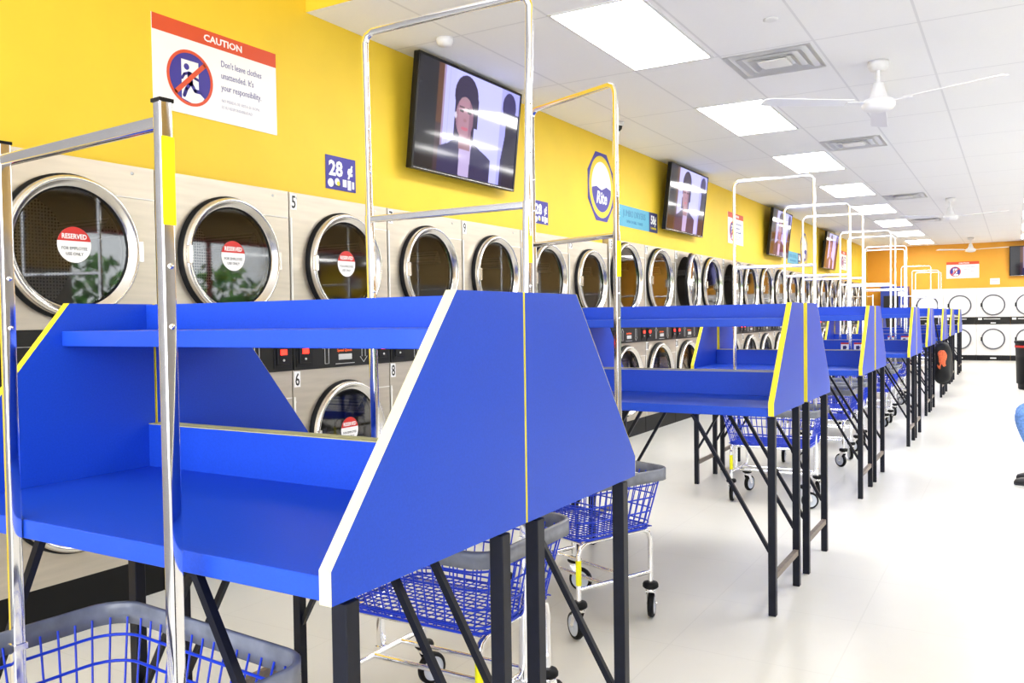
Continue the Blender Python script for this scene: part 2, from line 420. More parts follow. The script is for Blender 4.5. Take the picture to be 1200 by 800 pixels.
simple(MB().lathe([(0, 0), (.045, 0), (.045, -.006), (.03, -.012), (0, -.012)], (0, 0, 0), n=24), 'sprinkler_cover', tile_frame, 'small round sprinkler cover on the ceiling before the large vent', 'sprinkler', loc=(-1.3, 5.36, HC))

# ------------------------------------------------------------ dryers
def plate_hole(mb, y0, y1, z0, z1, cy, cz, r, x=0, n=64, mi=None):
    """flat plate facing +x with a round hole"""
    cs = [(y1, z1), (y0, z1), (y0, z0), (y1, z0)]
    def edge(a):
        c, s = cos(a), sin(a); t = 1e9
        if c > 1e-9: t = min(t, (y1 - cy) / c)
        if c < -1e-9: t = min(t, (y0 - cy) / c)
        if s > 1e-9: t = min(t, (z1 - cz) / s)
        if s < -1e-9: t = min(t, (z0 - cz) / s)
        return (cy + c * t, cz + s * t)
    ca = sorted([(math.atan2(z - cz, y - cy) % (2 * pi), (y, z)) for (y, z) in cs])
    for k in range(n):
        a, b = 2 * pi * k / n, 2 * pi * (k + 1) / n
        pts = [(cy + r * cos(a), cz + r * sin(a)), edge(a)] + [p for (q, p) in ca if a + 1e-6 < q < b - 1e-6] + [edge(b), (cy + r * cos(b), cz + r * sin(b))]
        mb.add([(x, p[0], p[1]) for p in pts], [tuple(range(len(pts)))], mi)
def door(t, cy, cz, R, ajar=0, name='door'):
    """round glazed door; ring, glass; hinge on the far side"""
    g = R - .050
    d = MB(); d.smooth = True
    # rear dark gasket, polished bevel, inner dark lip
    d.lathe([(R + .006, .001), (R + .006, .022), (R - .004, .03)], (0, 0, 0), 'x', 64, 1)
    d.lathe([(R - .004, .03), (R - .004, .05), (R - .010, .062), (R - .020, .066), (R - .028, .058), (R - .040, .040), (g, .034)], (0, 0, 0), 'x', 64, 0)
    d.lathe([(g, .034), (g - .004, .030), (g - .012, .022)], (0, 0, 0), 'x', 64, 1)
    d.lathe([(g - .012, .022), (g - .012, .002), (R + .006, .001)], (0, 0, 0), 'x', 64, 1)
    o = d.build(name, [steel_ring, rubber], t)
    gl = MB().disc((.026, 0, 0), g, 'x', 48).build('door_glass', glass, o)
    hb = MB(); hb.box((.002, R - .02, -.05), (.03, R + .035, .05), bev=.004); hb.build('hinge', steel_ring, o)
    hd = MB(); hd.box((.055, -R + .004, -.045), (.085, -R + .022, .045), bev=.004); hd.build('door_handle', steel_ring, o)
    if ajar:
        o.matrix_local = Matrix.Translation((.0, cy + R, cz)) @ Matrix.Rotation(-ajar, 4, 'Z') @ Matrix.Translation((0, -R, 0))
        o.matrix_parent_inverse = Matrix.Identity(4)
    else: o.location = (0, cy, cz)
    return o
def dryer(W, H, R, cyc, czu, czl, depth=.62):
    t = thing('stacked_dryer', 'x', 'dryer', group='stacked steel dryers along the yellow wall')
    c = MB(); g = .004; rh = R - .035
    c.box((-depth, g, .178), (-.001, g + .012, H)).box((-depth, W - g - .012, .178), (-.001, W - g, H)).box((-depth, g, H - .012), (-.001, W - g, H)).box((-depth, g, .178), (-depth + .01, W - g, H)).box((-depth, g, .178), (-.001, W - g, .19))
    plate_hole(c, g, W - g, 1.272, H, cyc, czu, rh); plate_hole(c, g, W - g, .178, 1.012, cyc, czl, rh)
    c.build('cabinet', steel, t)
    # raised service panel lines
    for (a, b) in ((1.285, H - .145), (.19, .86)):
        MB().box((0, .006, a), (.006, .018, b)).build('trim_strip', trim_m, t)
        MB().box((0, cyc + R * .72, b - .006), (.004, W - .008, b)).build('trim_strip', trim_m, t)
    sc = MB()
    for (y, z) in ((.06, H - .03), (W - .12, H - .035), (.02, H - .17), (.02, .83)): sc.lathe([(.008, 0), (.007, .003), (0, .004)], (.0, y, z), 'x', 10)
    sc.build('screw', grey_l, t)
    MB().box((-depth, g, 0), (-.004, W - g, .178)).build('plinth', plinth_m, t)
    for cz in (czu, czl):
        dm = MB(); dm.smooth = True
        dm.lathe([(rh, 0), (rh, -.05), (R + .0, -.09), (R + .0, -depth + .12)], (0, cyc, cz), 'x', 48, 1)
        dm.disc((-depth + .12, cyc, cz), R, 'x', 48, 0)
        for q in range(3):
            a = q * 2 * pi / 3 + .4; n_ = Vector((0, cos(a), sin(a))); tt = Vector((0, -sin(a), cos(a))); p = Vector((0, cyc, cz)) + n_ * R
            dm.add([p + tt * .05 + Vector((-.1, 0, 0)), p - tt * .05 + Vector((-.1, 0, 0)), p - n_ * .08 + Vector((-.1, 0, 0)), p + tt * .05 + Vector((-depth + .13, 0, 0)), p - tt * .05 + Vector((-depth + .13, 0, 0)), p - n_ * .08 + Vector((-depth + .13, 0, 0))],
                   [(0, 3, 5, 2), (1, 2, 5, 4), (0, 2, 1)], sm=False)
        dm.build('drum', [drum_m, drum_back], t)
        door(t, cyc, cz, R)
    # control panel
    p = MB(); p.box((-.02, g, 1.012), (.012, W - g, 1.272), bev=.004); cp = p.build('control_panel', panel_m, t)
    for (ys, nm) in ((.085, 0), (W - .085, 1)):
        b = MB().box((.012, ys - .065, 1.03), (.016, ys + .065, 1.185), 0).box((.016, ys - .045, 1.05), (.024, ys + .045, 1.155), 0, bev=.003).build('display_box', blackp, t)
        MB().box((.024, ys - .024, 1.105), (.026, ys + .024, 1.135)).build('red_display', led, b)
        MB().lathe([(.007, 0), (.006, .004), (0, .004)], (.024, ys, 1.075), 'x', 12).build('button', grey_l, b)
    m = MB().box((.012, W / 2 - .065, 1.055), (.016, W / 2 + .055, 1.09), bev=.002); m.box((.016, W / 2 - .06, 1.06), (.018, W / 2 + .03, 1.084)); m.build('coin_slot', [grey_l], t)
    mk = MB()
    def arrow(yc, up):
        z0, z1 = 1.035, 1.16; s_ = 1 if up else -1; zc = (z0 + z1) / 2; pts = [(-.016, -.06), (-.016, .03), (-.034, .03), (0, .065), (.034, .03), (.016, .03), (.016, -.06)]
        P = [(.0132, yc + a, zc + s_ * b_) for a, b_ in pts]
        mk.tube(P + [P[0]], .0013, 4, cap=False)
    arrow(W * .31, True); arrow(W * .69, False)
    mk.box((.012, W / 2 - .09, 1.03), (.0132, W / 2 + .08, 1.034))
    mk.box((.012, .15, 1.2), (.0130, W - .13, 1.2015))
    mk.build('panel_marking', grey_l, t)
    text('panel_lettering', 'Speed Queen', .017, (.0122, W / 2 - .075, 1.105), EY, EZ, or_txt, t, bold=.0006)
    text('panel_lettering', 'DRYER INSTRUCTIONS', .015, (.0122, W / 2 - .13, 1.225), EY, EZ, grey_l, t)
    return t
def number_plate(t, n, z, y=.012, h=.09):
    w_ = .048 if n < 10 else .07
    pl = MB().box((0.0005, y, z), (.0025, y + w_, z + h)).build('number_plate', sign_w, t)
    text('number', str(n), h * .78, (.0026, y + w_ / 2, z + h * .11), EY, EZ, txt_black, pl, 'CENTER', wide=.72, bold=.0012)
def sticker(doorob, R):
    s = MB(); r = .078; y0 = .005
    s.disc((.0275, y0, 0.01), r, 'x', 32, 0, 0, 2 * pi)
    s.disc((.0282, y0, 0.01), r, 'x', 24, 1, math.radians(12), math.radians(168))
    o = s.build('reserved_sticker', [sign_w, red], doorob)
    # joined lettering as one mesh each under the same sticker is too deep, so it sits on the door
    text('sticker_lettering', 'RESERVED', .021, (.0288, y0, .036), EY, EZ, sign_w, doorob, 'CENTER', wide=.85, bold=.0008, depth=.0002)
    text('sticker_lettering', 'FOR EMPLOYEE', .0135, (.0280, y0, -.012), EY, EZ, txt_black, doorob, 'CENTER', wide=.9, depth=.0002)
    text('sticker_lettering', 'USE ONLY', .0135, (.0280, y0, -.036), EY, EZ, txt_black, doorob, 'CENTER', wide=.9, depth=.0002)
XD = -3.541
std = dryer(.872, 2.026, .312, .438, 1.628, .613); jum = dryer(.965, 2.085, .372, .405, 1.692, .612)
starts = [.02, .89, 1.762, 2.63, 3.47, 4.338, 5.22, 6.115, 7.0]
starts = [1.762 - .872, 1.762] + [2.632 + .872 * k for k in range(6)]
nums = [None, 1, 3, 5, 7, 9, 11, 13]
lab = {1: 'stacked steel dryer at the left edge, reserved sticker on its round glass',
       3: 'stacked steel dryer with reserved sticker, directly left of the one numbered 5',
       5: 'stacked steel dryer numbered 5 above and 6 below with reserved stickers',
       7: 'stacked steel dryer numbered 7 above and 8 below', 9: 'stacked steel dryer numbered 9, under the right end of the first television',
       11: 'stacked steel dryer numbered 11, behind the tall chrome rack post', 13: 'stacked steel dryer numbered 13, below the octagonal blue sign'}
used = [False]; dry = []
for y0, n in zip(starts[1:], nums[1:]):
    o = place(std, used, (XD, y0, 0), 0, lab[n]); dry.append((o, n, y0, .872))
jl = {15: 'large stacked dryer numbered 15, at the left end of the light blue dryers sign', 17: 'large stacked dryer below the light blue dryers sign, right after number 15',
      19: 'large stacked dryer with a door ajar, below the second television', 21: 'large stacked dryer with closed door between two with doors ajar',
      23: 'large stacked dryer with a door ajar, left of the second caution sign'}
used = [False]; jn = 17
jo = ['sixth', 'seventh', 'eighth', 'ninth', 'tenth', 'eleventh', 'twelfth', 'thirteenth', 'fourteenth', 'fifteenth', 'sixteenth', 'seventeenth']
for k in range(jn):
    n = 15 + 2 * k; y0 = 7.895 + .968 * k
    o = place(jum, used, (XD, y0, 0), 0, jl.get(n) or 'large stacked steel dryer, %s of the large ones counted from number 15' % jo[k - 5])
    dry.append((o, n, y0, .968))
for (o, n, y0, W) in dry:
    big = n >= 15; H = 2.085 if big else 2.026
    if n < 40:
        number_plate(o, n, H - .098); number_plate(o, n + 1, .915)
    dd = [c for c in o.children if c.name.startswith('door')]; dd.sort(key=lambda c: -c.location.z)
    if n in (1, 3, 5): sticker(dd[0], .312); sticker(dd[1], .312)
    if n in (19, 23):
        q = dd[0]; R = .372; cy, cz = .405, 1.692
        q.location = (0, 0, 0); q.matrix_local = Matrix.Translation((.01, cy + R, cz)) @ Matrix.Rotation(.14, 4, 'Z') @ Matrix.Translation((0, -R, 0))

# ------------------------------------------------------------ far wall machines
def far_unit():
    W = .775; t = thing('stacked_dryer', 'x', 'dryer', group='white stacked dryers on the far wall')
    def face(mb, x0, x1, z0, z1, cx, cz, r):
        m2 = MB(); plate_hole(m2, x0, x1, z0, z1, cx, cz, r, n=40)
        mb.add([(p[1], 0, p[2]) for p in m2.v], m2.f)
    c = MB(); c.box((0.003, .001, .14), (W - .003, .2, 1.91))
    face(c, .003, W - .003, 1.145, 1.91, W / 2, 1.475, .02); face(c, .003, W - .003, .14, .95, W / 2, .565, .02)
    c.build('cabinet', whitest, t)
    MB().box((.003, -.012, .95), (W - .003, 0, 1.145), bev=.004).build('control_panel', panel_m, t)
    k = MB(); k.box((W / 2 - .06, -.016, .975), (W / 2 + .06, -.012, 1.0)).box((W / 2 - .22, -.015, 1.085), (W / 2 + .16, -.012, 1.1)).box((.04, -.016, 1.07), (.13, -.012, 1.12)); k.build('panel_label', sign_w, t)
    MB().box((.003, .002, 0), (W - .003, .2, .135)).box((.003, -.006, .01), (W - .003, .002, .14)).build('plinth', blackp, t)
    MB().box((W / 2 - .07, -.01, .05), (W / 2 + .07, -.006, .08)).build('kick_label', sign_w, t)
    for cz in (1.46, .565):
        d = MB(); R = .275
        d.lathe([(R, 0), (R, -.03), (R - .012, -.045), (R - .03, -.04), (R - .032, -.02)], (W / 2, 0, cz), 'y', 40, 0)
        d.add([], [])
        o = d.build('door', [mat('dark_door_ring', (.10, .10, .13), .4)], t)
        g = MB(); g.smooth = True; g.lathe([(R - .030, -.022), (R * .6, -.035), (R * .3, -.042), (.001, -.045)], (W / 2, 0, cz), 'y', 40); g.build('door_glass', reflection_white, o)
        MB().box((W / 2 - R - .012, -.05, cz - .05), (W / 2 - R + .03, -.028, cz + .05), bev=.004).build('door_handle', blackp, o)
    return t
fu = far_unit(); used = [False]; FY = 25.52
for x, s in [(-1.665, 'white stacked dryer at the far wall, nearest the long dryer row'), (-.89, 'white stacked dryer under the left of the far wall notice'), (-.115, 'white stacked dryer below the wall television at the far end'),
             (-2.44, 'white stacked dryer half hidden behind the racks at the far wall'), (.66, 'white stacked dryer at the right end of the far wall')]:
    place(fu, used, (x, FY, 0), 0, s)
bpy.data.objects['wall_far']
t = thing('vending_machine', 'tall dark blue vending machine in the far left corner', 'vending machine', (-2.84, 25.1, 0))
MB().box((-.33, -.05, .08), (.33, .55, 2.0), bev=.01).build('cabinet', machine_blue, t)
MB().box((-.25, -.065, .9), (.12, -.05, 1.75), bev=.004).build('display_window', darkgl, t)
MB().box((.16, -.065, 1.2), (.28, -.05, 1.5)).build('coin_panel', grey_l, t)
MB().box((-.3, -.06, 1.88), (.3, -.05, 1.95)).build('header_panel', grey_l, t)
MB().box((.1, -.07, 1.74), (.25, -.05, 1.86)).build('price_label', sign_w, t)
MB().box((-.25, -.06, .35), (.15, -.05, .55)).build('dispenser_flap', blackp, t)
for sx in (-.28, .28): MB().box((sx - .03, 0, 0), (sx + .03, .5, .08)).build('foot', blackp, t)

# ------------------------------------------------------------ wall signs
SX = WX + .004
def sp(name, label, cat, y0, z0): return thing(name, label, cat, (WX, y0, z0))
def disc_poly(cy, cz, r, n=40, a0=0): return [(cy + r * cos(a0 + 2 * pi * k / n), cz + r * sin(a0 + 2 * pi * k / n)) for k in range(n)]
def tube2d(mb, pts, r, x, mi):
    """flat strokes in the sign plane"""
    for (a, b) in zip(pts[:-1], pts[1:]):
        d = Vector((b[0] - a[0], b[1] - a[1])); L = d.length; d /= L; n = Vector((-d.y, d.x)) * r
        mb.prism([(a[0] + n.x, a[1] + n.y), (a[0] - n.x, a[1] - n.y), (b[0] - n.x, b[1] - n.y), (b[0] + n.x, b[1] + n.y)], x, x + .0004, 'x', mi)
        mb.prism(disc_poly(b[0], b[1], r, 10), x, x + .0004, 'x', mi); mb.prism(disc_poly(a[0], a[1], r, 10), x, x + .0004, 'x', mi)
def caution_sign(label, y, z, S=1., ax='x'):
    W, H = .80 * S, .455 * S
    t = sp('caution_sign', label, 'sign', y, z)
    MB().box((.001, 0, 0), (.005, W, H)).build('board', sign_w, t)
    MB().box((.005, 0, H - .078 * S), (.0055, W, H)).build('header_band', orange, t)
    text('header_lettering', 'CAUTION', .034 * S, (.0056, W * .54, H - .056 * S), EY, EZ, sign_w, t, 'CENTER', wide=1.15, bold=.0012)
    cy, cz, r = W * .272, H * .405, .140 * S
    p = MB(); p.prism(disc_poly(cy, cz, r * .93), .005, .0058, 'x', 0)
    q = lambda u, v: (cy + u * r, cz + v * r)
    p.prism([q(-.38, -.78), q(-.38, .62), q(.36, .62), q(.36, -.45), q(.60, -.62), q(.45, -.80), q(.1, -.90)], .0058, .0062, 'x', 1)
    # running figure
    p.prism(disc_poly(*q(-.16, .38), r * .115, 16), .0062, .0066, 'x', 0)
    tube2d(p, [q(-.02, .12), q(.0, -.18)], r * .11, .0062, 0)
    tube2d(p, [q(-.06, .18), q(-.26, .10), q(-.36, -.06)], r * .05, .0062, 0); tube2d(p, [q(.04, .16), q(.2, .04), q(.34, .0)], r * .05, .0062, 0)
    tube2d(p, [q(-.02, -.2), q(-.18, -.42), q(-.28, -.66)], r * .07, .0062, 0); tube2d(p, [q(.04, -.2), q(.2, -.42), q(.48, -.42)], r * .07, .0062, 0)
    p.build('pictogram', [purple, sign_w], t)
    s_ = MB(); ri = []
    n = 48
    for k in range(n):
        a, b = 2 * pi * k / n, 2 * pi * (k + 1) / n
        s_.prism([(cy + r * cos(a), cz + r * sin(a)), (cy + r * cos(b), cz + r * sin(b)), (cy + r * .89 * cos(b), cz + r * .89 * sin(b)), (cy + r * .89 * cos(a), cz + r * .89 * sin(a))], .0058, .0070, 'x')
    tube2d(s_, [q(-.66, -.62), q(.66, .62)], r * .085, .0068, 0)
    s_.build('prohibition_ring', orange, t)
    for i, ln in enumerate(["Don't leave clothes", 'unattended. It\'s', 'your responsibility.']):
        text('notice_lettering', ln, .033 * S, (.0052, W * .515, H * (.64 - .135 * i)), EY, EZ, sign_text, t, wide=.76, bold=.0002)
    for i, ln in enumerate(['NO PIERDA DE VISTA SU ROPA.', 'ES SU RESPONSABILIDAD.']):
        text('notice_lettering', ln, .016 * S, (.0052, W * .515, H * (.235 - .075 * i)), EY, EZ, sign_text2, t, wide=.82)
    return t
caution_sign('large white caution sign with orange header above the dryers, nearest the camera', 2.68, 2.345)
caution_sign('white caution sign with orange header between the second and third televisions', 12.24, 2.345)
caution_sign('white caution sign with orange header beyond the fourth television', 21.5, 2.345)
t = caution_sign('white notice with red header centred high on the far wall', 0, 0, .97)
t.location = (-1.61, YF, 2.19); t.rotation_euler = (0, 0, -pi / 2)
t = thing('small_notice', 'small pale notice just below the far wall sign', 'sign', (-.47, YF, 2.0))
MB().box((-.11, -.006, 0), (.11, -.001, .16)).build('board', sign_w, t)
MB().box((-.08, -.007, .08), (.08, -.006, .12)).build('printed_block', sign_text2, t)

def price_sign(label, y, z, S=1.):
    W, H = .27 * S, .205 * S
    t = sp('price_sign', label, 'sign', y, z)
    MB().box((.001, 0, 0), (.004, W, H)).build('board', purple, t)
    text('price_lettering', '28', .088 * S, (.0046, .026 * S, H - .118 * S), EY, EZ, sign_w, t, wide=.98, bold=.004)
    text('price_lettering', '¢', .068 * S, (.0046, .193 * S, H - .105 * S), EY, EZ, sign_w, t, wide=1.1, bold=.004)
    b = MB(); b.prism(disc_poly(.042 * S, .038 * S, .026 * S, 20), .004, .0044, 'x', 0); b.box((.004, .15 * S, .025 * S), (.0043, .185 * S, .07 * S), 0); b.box((.004, .06 * S, .018 * S), (.0042, .13 * S, .03 * S), 2)
    b.prism(disc_poly(.1 * S, .05 * S, .022 * S, 16), .004, .0043, 'x', 0); b.prism(disc_poly(.11 * S, .04 * S, .014 * S, 16), .0044, .0048, 'x', 1); b.box((.004, .195 * S, .01 * S), (.0043, .225 * S, .07 * S), 0); b.box((.004, .235 * S, .02 * S), (.0043, .255 * S, .065 * S), 0)
    b.build('small_print', [sign_w, sign_y, navy], t); return t
price_sign('small blue 28¢ price sign left of the first television', 3.87, 2.098)
price_sign('small blue 28¢ price sign right of the first television, beside the chrome post', 6.45, 2.118, .98)
def octagon(label, y, z, w_=.36, h_=.36):
    t = sp('round_logo_sign', label, 'sign', y, z)
    def E(k, n, a=0): return [(cos(a + 2 * pi * i / n) * k * w_, sin(a + 2 * pi * i / n) * k * h_) for i in range(n)]
    MB().prism(E(1, 8, pi / 8), .001, .004, 'x').build('board', purple, t)
    MB().prism(E(.84, 48), .004, .0045, 'x').build('yellow_ring', sign_y, t)
    f = MB(); f.prism(E(.68, 48), .0045, .005, 'x', 0)
    lo = [(cos(a) * .68 * w_, sin(a) * .68 * h_) for a in [math.radians(180 + 12 + (156) * i / 24) for i in range(25)]]
    lo = lo + [(lo[-1][0], lo[-1][1] + .04), (w_ * .35, .01), (0, -.03), (-w_ * .35, -.0), (lo[0][0], lo[0][1] + .03)]
    f.prism(lo, .005, .0054, 'x', 1); f.build('emblem', [sign_w, purple], t)
    text('emblem_lettering', 'Rite', .12, (.0056, -.005, -.165), EY, EZ, sign_w, t, 'CENTER', wide=.9, bold=.004, shear=.25)
    text('emblem_lettering', 'Clean', .085, (.0052, 0, .075), EY, EZ, mat('pale_grey_text_%d' % y, (.72, .74, .82), .5), t, 'CENTER', wide=.9, shear=.25)
    return t
octagon('octagonal blue and yellow logo sign between the first and second televisions', 7.86, 2.60, .34, .37)
octagon('octagonal logo sign between the third and fourth televisions', 17.4, 2.56, .34, .35)
def jumbo_sign(label, y, z):
    t = sp('dryer_price_sign', label, 'sign', y, z)
    MB().box((.001, 0, 0), (.004, .86, .225)).build('board', cyan, t)
    MB().box((.001, .86, 0), (.005, 1.12, .225)).build('price_board', navy, t)
    text('sign_lettering', 'JUMBO DRYERS', .07, (.0042, .43, .115), EY, EZ, txt_blue, t, 'CENTER', wide=.92)
    text('sign_lettering', 'OPEN 24 HRS. 7 DAYS', .034, (.0042, .43, .045), EY, EZ, txt_blue, t, 'CENTER', wide=1.)
    text('price_lettering', '58¢', .095, (.0052, .99, .095), EY, EZ, sign_w, t, 'CENTER', wide=.85, bold=.004)
    text('price_lettering', '6 minutes', .03, (.0052, .99, .035), EY, EZ, sign_y, t, 'CENTER', wide=1., bold=.001)
    return t
jumbo_sign('light blue dryers sign with navy 58¢ price panel, left of the second television', 8.29, 2.255)
jumbo_sign('light blue dryers sign with dark price panel, right of the third television', 15.98, 2.235)

# ------------------------------------------------------------ televisions
def picture(u, v):
    """flat image shown on the screen: a woman in a dark jacket before a pale wall; u right, v down"""
    def el(cx, cy, rx, ry): return ((u - cx) / rx) ** 2 + ((v - cy) / ry) ** 2 < 1
    c = (.50, .50, .92)
    if u < .165: return (.006, .006, .01)
    c = (.44, .44, .95) if u < .80 else (.32, .32, .80)
    if .24 < u < .33: c = (.42, .42, .82)
    if .27 < u < .275 or .30 < u < .304: c = (.33, .33, .7)
    if u < .215: c = (.09, .035, .015) if v < .55 else (.04, .018, .03)
    elif u < .235: c = (.3, .22, .35)
    # second person at the right edge, seen from behind
    if el(.89, .17, .075, .15): c = (.02, .015, .10)
    if u > .83 and v > .22: c = (.01, .008, .06) if u > .87 - .12 * max(0, v - .4) else c
    if u > .86 and v > .3: c = (.008, .006, .03)
    # blouse and jacket
    sh = .70 - .10 * max(0, 1 - abs(u - .45) / .16)
    if .20 < u < .72 and v > sh + .9 * max(0, abs(u - .46) - .14) ** 1.2: c = (.018, .016, .075)
    if abs(u - .455) < .05 + .03 * (1 - v) and v > .66: c = (.42, .34, .58)
    # hair, face
    if el(.44, .22, .115, .20): c = (.02, .012, .05)
    if v > .22 and v < .64 and .335 < u < .56 - .03 * (v > .5): c = (.02, .012, .05)
    if abs(u - .445) < .055 and .55 < v < .74: c = (.24, .12, .16)
    if el(.432, .43, .086, .20) or (abs(u - .432) < .070 and .36 < v < .52): 
        c = (.33, .17, .23)
        if u > .475: c = (.21, .10, .16)
        if u < .37: c = (.26, .13, .19)
        if el(.435, .24, .07, .03): c = (.30, .17, .22)
        if el(.40, .37, .022, .012) or el(.475, .37, .022, .012): c = (.02, .01, .02)
        if el(.40, .335, .028, .008) or el(.475, .335, .028, .008): c = (.08, .04, .06)
        if el(.437, .455, .016, .018): c = (.28, .13, .16)
        if el(.437, .535, .034, .018): c = (.45, .10, .16)
    if el(.345, .43, .012, .03): c = (.55, .5, .6)
    return c
def screen_mesh():
    NX, NY = 220, 124; W, H = 1.32, .735; vs = []; fs = []
    for j in range(NY + 1):
        for i in range(NX + 1): vs.append((0, W * i / NX, H * (1 - j / NY)))
    for j in range(NY):
        for i in range(NX):
            a = j * (NX + 1) + i; fs.append((a, a + NX + 1, a + NX + 2, a + 1))
    me = bpy.data.meshes.new('screen'); me.from_pydata(vs, [], fs)
    ca = me.color_attributes.new('picture', 'FLOAT_COLOR', 'POINT')
    for k in range(len(vs)):
        i = k % (NX + 1); j = k // (NX + 1); ca.data[k].color = (*picture(i / NX, j / NY), 1)
    m = bpy.data.materials.new('lit_screen'); m.use_nodes = True; nt = m.node_tree; b = nt.nodes['Principled BSDF']
    at = nt.nodes.new('ShaderNodeAttribute'); at.attribute_name = 'picture'; nt.links.new(at.outputs['Color'], b.inputs['Emission Color'])
    b.inputs['Emission Strength'].default_value = .55; b.inputs['Base Color'].default_value = (.01, .01, .012, 1); b.inputs['Roughness'].default_value = .06; b.inputs['Specular IOR Level'].default_value = .5
    me.materials.append(m); return me
scr = screen_mesh()
def tv():
    t = thing('television', 'x', 'television', group='flat televisions on the yellow wall')
    TL = math.radians(6.5)
    M_ = Matrix.Translation((.10, 0, 0)) @ Matrix.Rotation(TL, 4, 'Y')
    b = MB(); b.T = M_; b.box((-.045, 0, 0), (-.002, 1.36, .775), bev=.006)
    for (y0, y1, z0, z1) in ((0, .02, 0, .775), (1.34, 1.36, 0, .775), (.02, 1.34, 0, .022), (.02, 1.34, .757, .775)): b.box((-.003, y0, z0), (.005, y1, z1))
    b.build('casing', tvb, t)
    s = bpy.data.objects.new('screen', scr); COL.objects.link(s); s.parent = t; s.matrix_local = M_ @ Matrix.Translation((.001, .02, .022))
    k = MB(); k.T = M_; k.tube([(.006, .02, .01), (.006, 1.34, .01)], .003, 6); k.build('chrome_strip', chrome, t)
    a = MB(); a.box((.001, .53, .12), (.02, .83, .62)); a.box((.02, .6, .3), (.095, .76, .46)); a.build('wall_bracket', black, t)
    return t
tvp = tv(); used = [False]
place(tvp, used, (WX, 4.585, 2.315), 0, 'nearest large flat television, showing a woman in a dark jacket')
place(tvp, used, (WX, 9.40, 2.30), 0, 'second flat television along the yellow wall, right of the 58¢ sign')
place(tvp, used, (WX, 14.2, 2.28), 0, 'third flat television along the yellow wall, beyond the second caution sign')
place(tvp, used, (WX, 18.8, 2.26), 0, 'fourth flat television, smallest looking one on the long yellow wall')
place(tvp, used, (-.14, YF, 2.20), -pi / 2, 'flat television on the far wall at the right edge', 'television on the far wall')

# ------------------------------------------------------------ folding tables
def table():
    t = thing('folding_table', 'x', 'folding table', group='blue folding tables down the aisle')
    D = .588; X1 = .61; X0 = X1 - .024
    for s in (-1, 1):
        p = MB(); p.prism([(.0007, .864), (.0007, .917), (.345, 1.3462), (D - .0007, 1.3462), (D - .0007, .864)], s * X0, s * X1, 'x'); po = p.build('side_panel', blue, t)
        b = MB(); e = .0035
        b.prism([(.0, .864), (.0007, .864), (.0007, .917), (.345, 1.3462), (.3442, 1.3468), (.0, .9172)], s * (X0 + .0003), s * (X1 + .0003), 'x')
        b.build('edge_banding', band_y, po)
        b = MB(); b.box((s * X0, D - .0007, .864), (s * (X1 + .0003), D, 1.3468)); b.build('edge_banding', band_y, po)
    MB().box((-X0, .03, .856), (X0, D - .02, .895), bev=.002).build('countertop', blue, t)
    b = MB(); b.box((-X0, D - .022, .856), (X0, D - .002, 1.012)); bo = b.build('backsplash', blue, t)
    MB().box((-X0, D - .022, 1.012), (X0, D - .002, 1.0145)).build('edge_banding', mat('olive_edge_band', (.55, .50, .2), .5), bo)
    MB().box((-X0, .322, 1.238), (X0, D - .02, 1.276), bev=.0015).build('shelf', blue, t)
    MB().box((-X0, D - .022, 1.238), (X0, D - .002, 1.344), bev=.001).build('shelf_back', blue, t)
    for s in (-1, 1):
        lx = s * .588
        for ly in (.055, .518):
            MB().box((lx - .016, ly - .016, 0), (lx + .016, ly + .016, .856), bev=.002).build('leg', black, t)
            br = MB(); br.tube([(lx - s * .012, ly, .275), (lx - s * .35, ly, .852)], .0078, 4, up=(0, 1, 0)); br.build('brace', black, t)
        MB().box((lx - .011, .071, .150), (lx + .011, .502, .176)).build('crossbar', worn, t)
    return t
tb = table(); used = [False]
ty = [.94, 3.612, 6.235, 8.895, 11.63, 14.25, 16.97, 19.57]
tx = [-1.49, -1.482, -1.515, -1.475, -1.545, -1.555, -1.60, -1.605]
gaps = [.006, .08, .065, .05, .05, .05, .05, .05]
who = ['nearest the camera', 'second from the camera', 'third from the camera', 'fourth from the camera', 'fifth from the camera', 'sixth from the camera', 'seventh from the camera', 'farthest down the aisle']
tabs = []
for i in range(8):
    a = place(tb, used, (tx[i], ty[i], 0), 0, 'blue folding table with shelf, facing the camera, in the pair %s' % who[i])
    b = place(tb, used, (tx[i], ty[i] + .588 * 2 + gaps[i], 0), pi, 'blue folding table with its back to the camera, in the pair %s' % who[i])
    tabs.append((a, b))
# cream banding on the near right panel
for c in tabs[0][0].children:
    if c.name.startswith('side_panel') and c.data.vertices[0].co.x > 0:
        for g in c.children:
            g.data = g.data.copy(); g.data.materials[0] = band_c; g['label'] = 'cream edge banding'
def table_note(tab, x, label):
    n = MB(); n.box((x, .563, .897), (x + .10, .5655, .985), 0).box((x, .562, .968), (x + .10, .563, .985), 1); n.prism([(x + .02, .915), (x + .05, .915), (x + .06, .935), (x + .05, .955), (x + .02, .95)], .562, .563, 'y', 2)
    n.build('taped_notice', [sign_w, red, navy], tab)
table_note(tabs[3][0], -.11, ''); table_note(tabs[3][0], .02, '')
table_note(tabs[4][0], .09, ''); table_note(tabs[4][0], .25, '')

